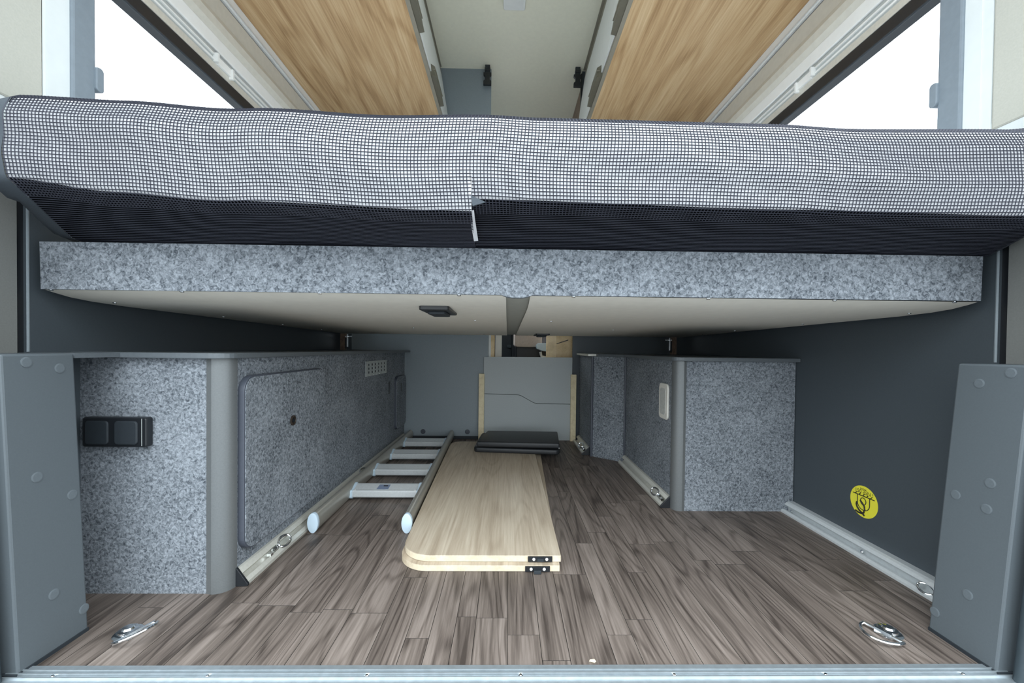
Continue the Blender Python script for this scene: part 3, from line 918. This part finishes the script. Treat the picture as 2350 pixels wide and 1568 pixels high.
ring_fitting(SX + .0135, .368, .018, 0, 'chrome eye bolt on the rail by the hatch, beside the ladder foot')
ring_fitting(SX + .0125, .93, .022, 0, 'chrome eye bolt on the long rail behind the ladder rungs')
ring_fitting(SR - .017, .735, .018, 0, 'chrome eye bolt on the rail below the side light', 1.0, (-.7, 0, .7))
ring_fitting(.388, 1.40, .018, 0, 'chrome eye bolt on the short rail at the partition', 1.1, (-.7, 0, .7))
ring_fitting(.898, .182, .010, 0, 'chrome eye bolt on the wall rail half hidden by the corner trim', .8, (-.7, 0, .7))

# ------------------------------------------------------------------ ladder on the floor
lad = empty('ladder', (-.4, .9, 0)); tag(lad, 'aluminium ladder lying on the floor between felt cabinet and oak boards', 'ladder')
AX, AY = .0135, .0265
def ltube(x0, x1, nm):
    n = 22
    m = MB()
    ya, yb = .468, 1.615
    for (x, y) in ((x0, ya), (x1, yb)):
        for k in range(n):
            t = 2 * math.pi * k / n
            m.v.append((x + AX * math.cos(t), y, .0275 + AY * math.sin(t)))
    for k in range(n):
        l = (k + 1) % n
        m.f.append([k, l, n + l, n + k]); m.mi.append(0)
    m.f.append(list(range(n))); m.mi.append(0); m.f.append(list(range(n, 2 * n))); m.mi.append(0)
    o = m.build('rail', nm, lad, smooth=True)
    q = MB()
    el = [(x0 + (AX + .0012) * math.cos(2 * math.pi * k / 26), .0277 + (AY + .0012) * math.sin(2 * math.pi * k / 26)) for k in range(26)]
    q.prism(el, ya - .006, ya + .006, 'y').build('end_cap', 'cap', lad, smooth=True, bevel=.001)
    return o
LX0, LX1, RX0, RX1 = -.5315, -.537, -.2735, -.308
ltube(LX0, LX1, 'tube'); ltube(RX0, RX1, 'tube')
RP = [(.004, .010), (.0, .014), (-.001, .030), (.003, .0345), (.008, .0330), (.014, .0330), (.044, .0425), (.050, .0430), (.053, .038), (.050, .012), (.045, .010)]
for i, ry in enumerate((.700, .936, 1.170, 1.405)):
    t = (ry - .468) / 1.147
    xa = LX0 + (LX1 - LX0) * t + AX - .003
    xb = RX0 + (RX1 - RX0) * t - AX + .003
    g = MB().prism([(ry + a, b) for a, b in RP], xa, xb, 'x').build('rung', 'alu', lad)
    C = [(ry + (a - .025) * 1.12 + .025, (b - .027) * 1.15 + .027) for a, b in RP]
    for (c0, c1) in ((xa, xa + .009), (xb - .009, xb)):
        MB().prism(C, c0, c1, 'x').build('bracket', 'cap', g)
    for c0 in (xa + .014, xb - .016):
        MB().lathe([(.0035, 0), (.003, .0015)], (c0, ry + .012, .0325), (0, -.2, 1), 10).build('screw', 'white', g)
    if i == 0:
        MB().hexa([(-.438, ry + .0165, .0340), (-.399, ry + .0165, .0340), (-.397, ry + .040, .0414), (-.434, ry + .040, .0414)],
                  [(-.438, ry + .0162, .0346), (-.399, ry + .0162, .0346), (-.397, ry + .0397, .0420), (-.434, ry + .0397, .0420)]).build('maker_label', 'label', g)
        MB().hexa([(-.419, ry + .031, .0390), (-.404, ry + .031, .0390), (-.404, ry + .036, .0406), (-.419, ry + .036, .0406)],
                  [(-.419, ry + .0309, .0393), (-.404, ry + .0309, .0393), (-.404, ry + .0359, .0409), (-.419, ry + .0359, .0409)]).build('label_print', 'ink', g)

# ------------------------------------------------------------------ oak boards
def clip(parent, x0, x1, yf, z0, z1, tab):
    c = bx('connector', 'black', parent, x0, x1, yf - .0035, yf + .001, z0, z1)
    for f in (.24, .77):
        xx = x0 + (x1 - x0) * f
        MB().lathe([(.0036, 0), (.003, .0012)], (xx, yf - .0035, (z0 + z1) / 2), (0, -1, 0), 12).build('rivet', 'white', c)
    xm = x0 + (x1 - x0) * .5
    if tab:
        bx('hook', 'rubber', c, xm - .009, xm + .008, yf - .012, yf - .0035, .0006, .0075, bevel=.001)
    else:
        bx('slot', 'rubber', c, xm - .007, xm + .008, yf - .0065, yf - .0035, z0 + .002, z1 - .003)
b1 = empty('oak_board', (0, .3, 0)); tag(b1, 'pale oak board with rounded corner lying on the floor under another', 'board')
p1 = fillet([(.126, .272), (.163, 1.30), (.165, 1.43), (-.262, 1.43), (-.257, 1.0), (-.2535, .272)], {5: .075, 3: .06}, 10)
MB().prism(p1, .0005, .0150, 'z', 0, 1).build('panel', ['oak', 'oak_edge'], b1, bevel=.0008, bseg=1)
clip(b1, .046, .103, .272, .0022, .0138, True)
b2 = empty('oak_board', (0, .3, .0155)); tag(b2, 'pale oak board with rounded corner stacked on top of the other, under the black folder', 'board')
p2 = fillet([(.1305, .2865), (.133, 1.445), (-.284, 1.445), (-.274, 1.10), (-.2475, .2865)], {4: .075, 2: .06}, 10)
MB().prism(p2, .0155, .0305, 'z', 0, 1).build('panel', ['oak', 'oak_edge'], b2, bevel=.0008, bseg=1)
clip(b2, .053, .110, .2865, .0172, .0292, False)

# ------------------------------------------------------------------ folded black pad
pad = empty('folded_pad', (.05, 1.3, .031)); tag(pad, 'black leatherette pad folded in two on the oak boards', 'pad')
MB().prism(fillet([(-.153, 1.222), (.236, 1.180), (.250, 1.215), (.252, 1.44), (-.135, 1.46)], {0: .02, 1: .02, 3: .02, 4: .02}), .0312, .0555, 'z').build('lower_leaf', 'leather', pad, bevel=.007, bseg=3, smooth=True)
q = MB().hexa([(-.137, 1.190, .0640), (.238, 1.158, .0660), (.262, 1.43, .0610), (-.100, 1.45, .0600)],
              [(-.137, 1.190, .0890), (.238, 1.158, .0910), (.262, 1.43, .0890), (-.100, 1.45, .0870)])
q.build('upper_leaf', 'leather', pad, bevel=.006, bseg=3, smooth=True)
MB().tube([(-.128, 1.235, .060), (-.116, 1.44, .060)], .017, 12).build('fold', 'leather', pad, smooth=True)
MB().lathe([(.003, 0), (.002, .004)], (.236, 1.158, .070), (0, -1, 0), 10).build('snap', 'chrome', pad)

# ------------------------------------------------------------------ floor tie-downs
def tie_down(x, y, ang, lift, label):
    t = empty('tie_down_eye', (x, y, 0)); tag(t, label, 'tie-down', 'chrome tie-down eyes in the floor corners')
    MB().lathe([(.0215, 0), (.022, .0025), (.019, .005), (.015, .0055), (.0145, .0085), (.010, .0095), (.008, .0125), (.0035, .0135)], (x, y, .0003), (0, 0, 1), 24).build('disc', 'chrome', t, smooth=True)
    R = Matrix.Rotation(ang, 3, 'Z')
    def L(px, py, pz): 
        v = R @ Vector((px, py, 0)); return (x + v.x, y + v.y, pz)
    # D ring: straight hinge bar beside the disc, bow away from it
    pts = []
    for k in range(17):
        a = math.pi * k / 16 - math.pi / 2
        r_ = .040 * math.cos(a)
        pts.append(L(.016 + r_ * math.cos(lift), .030 * math.sin(a), .006 + r_ * math.sin(lift)))
    MB().tube(pts, .0026, 8).build('ring', 'chrome', t, smooth=True)
    MB().tube([L(.016, -.031, .006), L(.016, .031, .006)], .0032, 8).build('hinge_bar', 'chrome', t, smooth=True)
    MB().add([L(.010, -.012, .0015), L(.021, -.012, .0015), L(.021, .012, .0015), L(.010, .012, .0015), L(.012, -.012, .0095), L(.018, -.012, .0095), L(.018, .012, .0095), L(.012, .012, .0095)],
             [(3, 2, 1, 0), (4, 5, 6, 7), (0, 1, 5, 4), (1, 2, 6, 5), (2, 3, 7, 6), (3, 0, 4, 7)]).build('clamp', 'chrome', t)
tie_down(-.668, .070, math.radians(-22), math.radians(24), 'chrome tie-down eye in the floor in front of the socket cabinet')
tie_down(.704, .070, math.radians(203), math.radians(5), 'chrome tie-down eye in the floor below the yellow sticker wall')

chip = MB().add([(.140, .004, .0003), (.149, .001, .0003), (.152, .004, .0003), (.146, .009, .0003), (.142, .005, .003), (.148, .003, .0035), (.149, .006, .003)],
                [(3, 2, 1, 0), (0, 1, 5, 4), (1, 2, 6, 5), (2, 3, 6), (3, 0, 4), (4, 5, 6), (3, 4, 6)]).build('wood_chip', 'straw')
tag(chip, 'tiny pale wood chip lying on the floor by the sill', 'chip')

# ------------------------------------------------------------------ yellow load sticker
st = empty('load_sticker', (XR, .373, .128)); tag(st, 'round yellow load-limit sticker on the dark wall', 'sticker')
SC, SR_ = (.3725, .1285), .0405
MB().lathe([(SR_, 0), (SR_, .0006)], (XR, SC[0], SC[1]), (-1, 0, 0), 48).build('disc', 'yellow', st)
XS = XR - .0009
def S3(a, b): return (XS, SC[0] - a * SR_, SC[1] + b * SR_)     # a to the reader's right, b up
pr_ = MB()
def line(pts, w):
    pr_.tube([S3(*p) for p in pts], w * SR_, 6)
line([(-.78, .36), (.78, .36)], .028)
for k in range(5):
    a = -.55 + k * .275
    line([(a - .06, .37), (a + .06, .50)], .026)
line([(-.44, .36), (-.44, -.12)] + [(-.44 * math.cos(t), -.12 - .42 * math.sin(t)) for t in [math.pi * k / 14 for k in range(1, 14)]] + [(.44, -.12), (.44, .36)], .024)
line([(-.02 + .20 * math.cos(t), .02 + .22 * math.sin(t)) for t in [2 * math.pi * k / 20 for k in range(21)]], .024)
line([(-.22, .02), (-.06, -.12), (.08, -.28), (.12, -.48), (.04, -.68), (-.12, -.78), (-.34, -.80), (-.56, -.74)], .055)
line([(-.46, -.14), (-.50, -.30), (-.44, -.48), (-.28, -.64), (-.08, -.74), (.10, -.86)], .055)
pr_.build('pictogram', 'ink', st)
def text(body, size, a, b):
    cu = bpy.data.curves.new('t', 'FONT')
    cu.body = body; cu.size = size; cu.align_x = 'CENTER'; cu.align_y = 'CENTER'
    to = bpy.data.objects.new('t', cu); COL.objects.link(to)
    dg = bpy.context.evaluated_depsgraph_get()
    me = bpy.data.meshes.new_from_object(to.evaluated_get(dg))
    bpy.data.objects.remove(to)
    for v in me.vertices:
        v.co = Vector(S3(a + v.co.x / SR_, b + v.co.y / SR_))
    me.materials.clear(); me.materials.append(M['ink'])
    o = bpy.data.objects.new('lettering', me); COL.objects.link(o); o.parent = st
    o.matrix_parent_inverse = Matrix.Translation(st.location).inverted()
text('max.', .0115, .0, .80)
text('150 daN !', .0135, .02, .60)

# ------------------------------------------------------------------ beyond the partition opening
df = MB().box(-.108, -.096, 1.648, 1.70, 0, 1.25).build('door_jamb', 'white'); tag(df, 'pale door jamb edge at the partition opening', 'jamb')
df2 = MB().box(-.0955, -.075, 1.65, 1.70, 0, 1.25).build('jamb_moulding', 'oak_bright'); tag(df2, 'honey oak moulding strip along the pale door jamb', 'moulding')
gp = MB().box(-.0745, -.036, 1.78, 1.80, 0, 1.9).build('cubicle_wall', 'ivory'); tag(gp, 'narrow grey cubicle wall end behind the oak moulding', 'panel')
ku = empty('kitchen_unit', (.6, 2.0, 0)); tag(ku, 'honey oak kitchen unit end seen through the partition opening', 'cabinet')
MB().box(.285, UR - .006, 1.72, 2.35, 0, .86).build('carcass', 'oak_bright', ku)
MB().hexa([(.287, 1.7175, .544), (.355, 1.7175, .566), (.355, 1.7195, .566), (.287, 1.7195, .544)], [(.287, 1.7175, .548), (.355, 1.7175, .571), (.355, 1.7195, .571), (.287, 1.7195, .548)]).build('slot', 'black', ku)
kc = MB().prism([(.40, 1.70), (XR - .03, 1.70), (XR - .03, ZC - .001), (.418, ZC - .001)], 1.665, 3.0, 'y').build('kitchen_cupboard', 'brown'); tag(kc, 'brown overhead kitchen cupboard beyond the black-edged partition', 'cabinet')
se = empty('driver_seat', (.25, 2.9, 0)); tag(se, 'beige and grey cab seat on a pale plastic base', 'seat')
MB().prism(rrect(.055, .29, .527, .70, .03), 2.74, 3.18, 'y').build('cushion', 'seat', se, bevel=.015, smooth=True)
MB().prism(rrect(.286, .48, .545, .70, .03), 2.76, 3.18, 'y').build('bolster', 'seat2', se, bevel=.015, smooth=True)
MB().prism([(.235, .545), (.25, .562), (.50, .562), (.50, .515), (.37, .515), (.345, .492), (.29, .497), (.24, .515)], 2.70, 3.1, 'y').build('side_shield', 'cap', se, bevel=.004)
MB().box(.07, .50, 2.82, 3.15, .0, .535).build('pedestal', 'black', se, bevel=.01)
MB().tube([(.275, 2.74, .49), (.285, 2.74, .45), (.34, 2.74, .44)], .012, 8).build('lever', 'white', se)
MB().prism(rrect(.06, .30, .69, 1.25, .05), 3.10, 3.24, 'y').build('backrest', 'seat', se, bevel=.02, smooth=True)
co = empty('cab_console', (-.02, 3.2, 0)); tag(co, 'dark cab console between the seats beyond the opening', 'console')
MB().box(-.30, .05, 3.22, 3.55, 0, .80).build('body', 'rubber', co, bevel=.02)
MB().prism(rrect(-.005, .035, .52, .55, .008), 3.20, 3.225, 'y').build('switch_block', 'seal', co, bevel=.003)
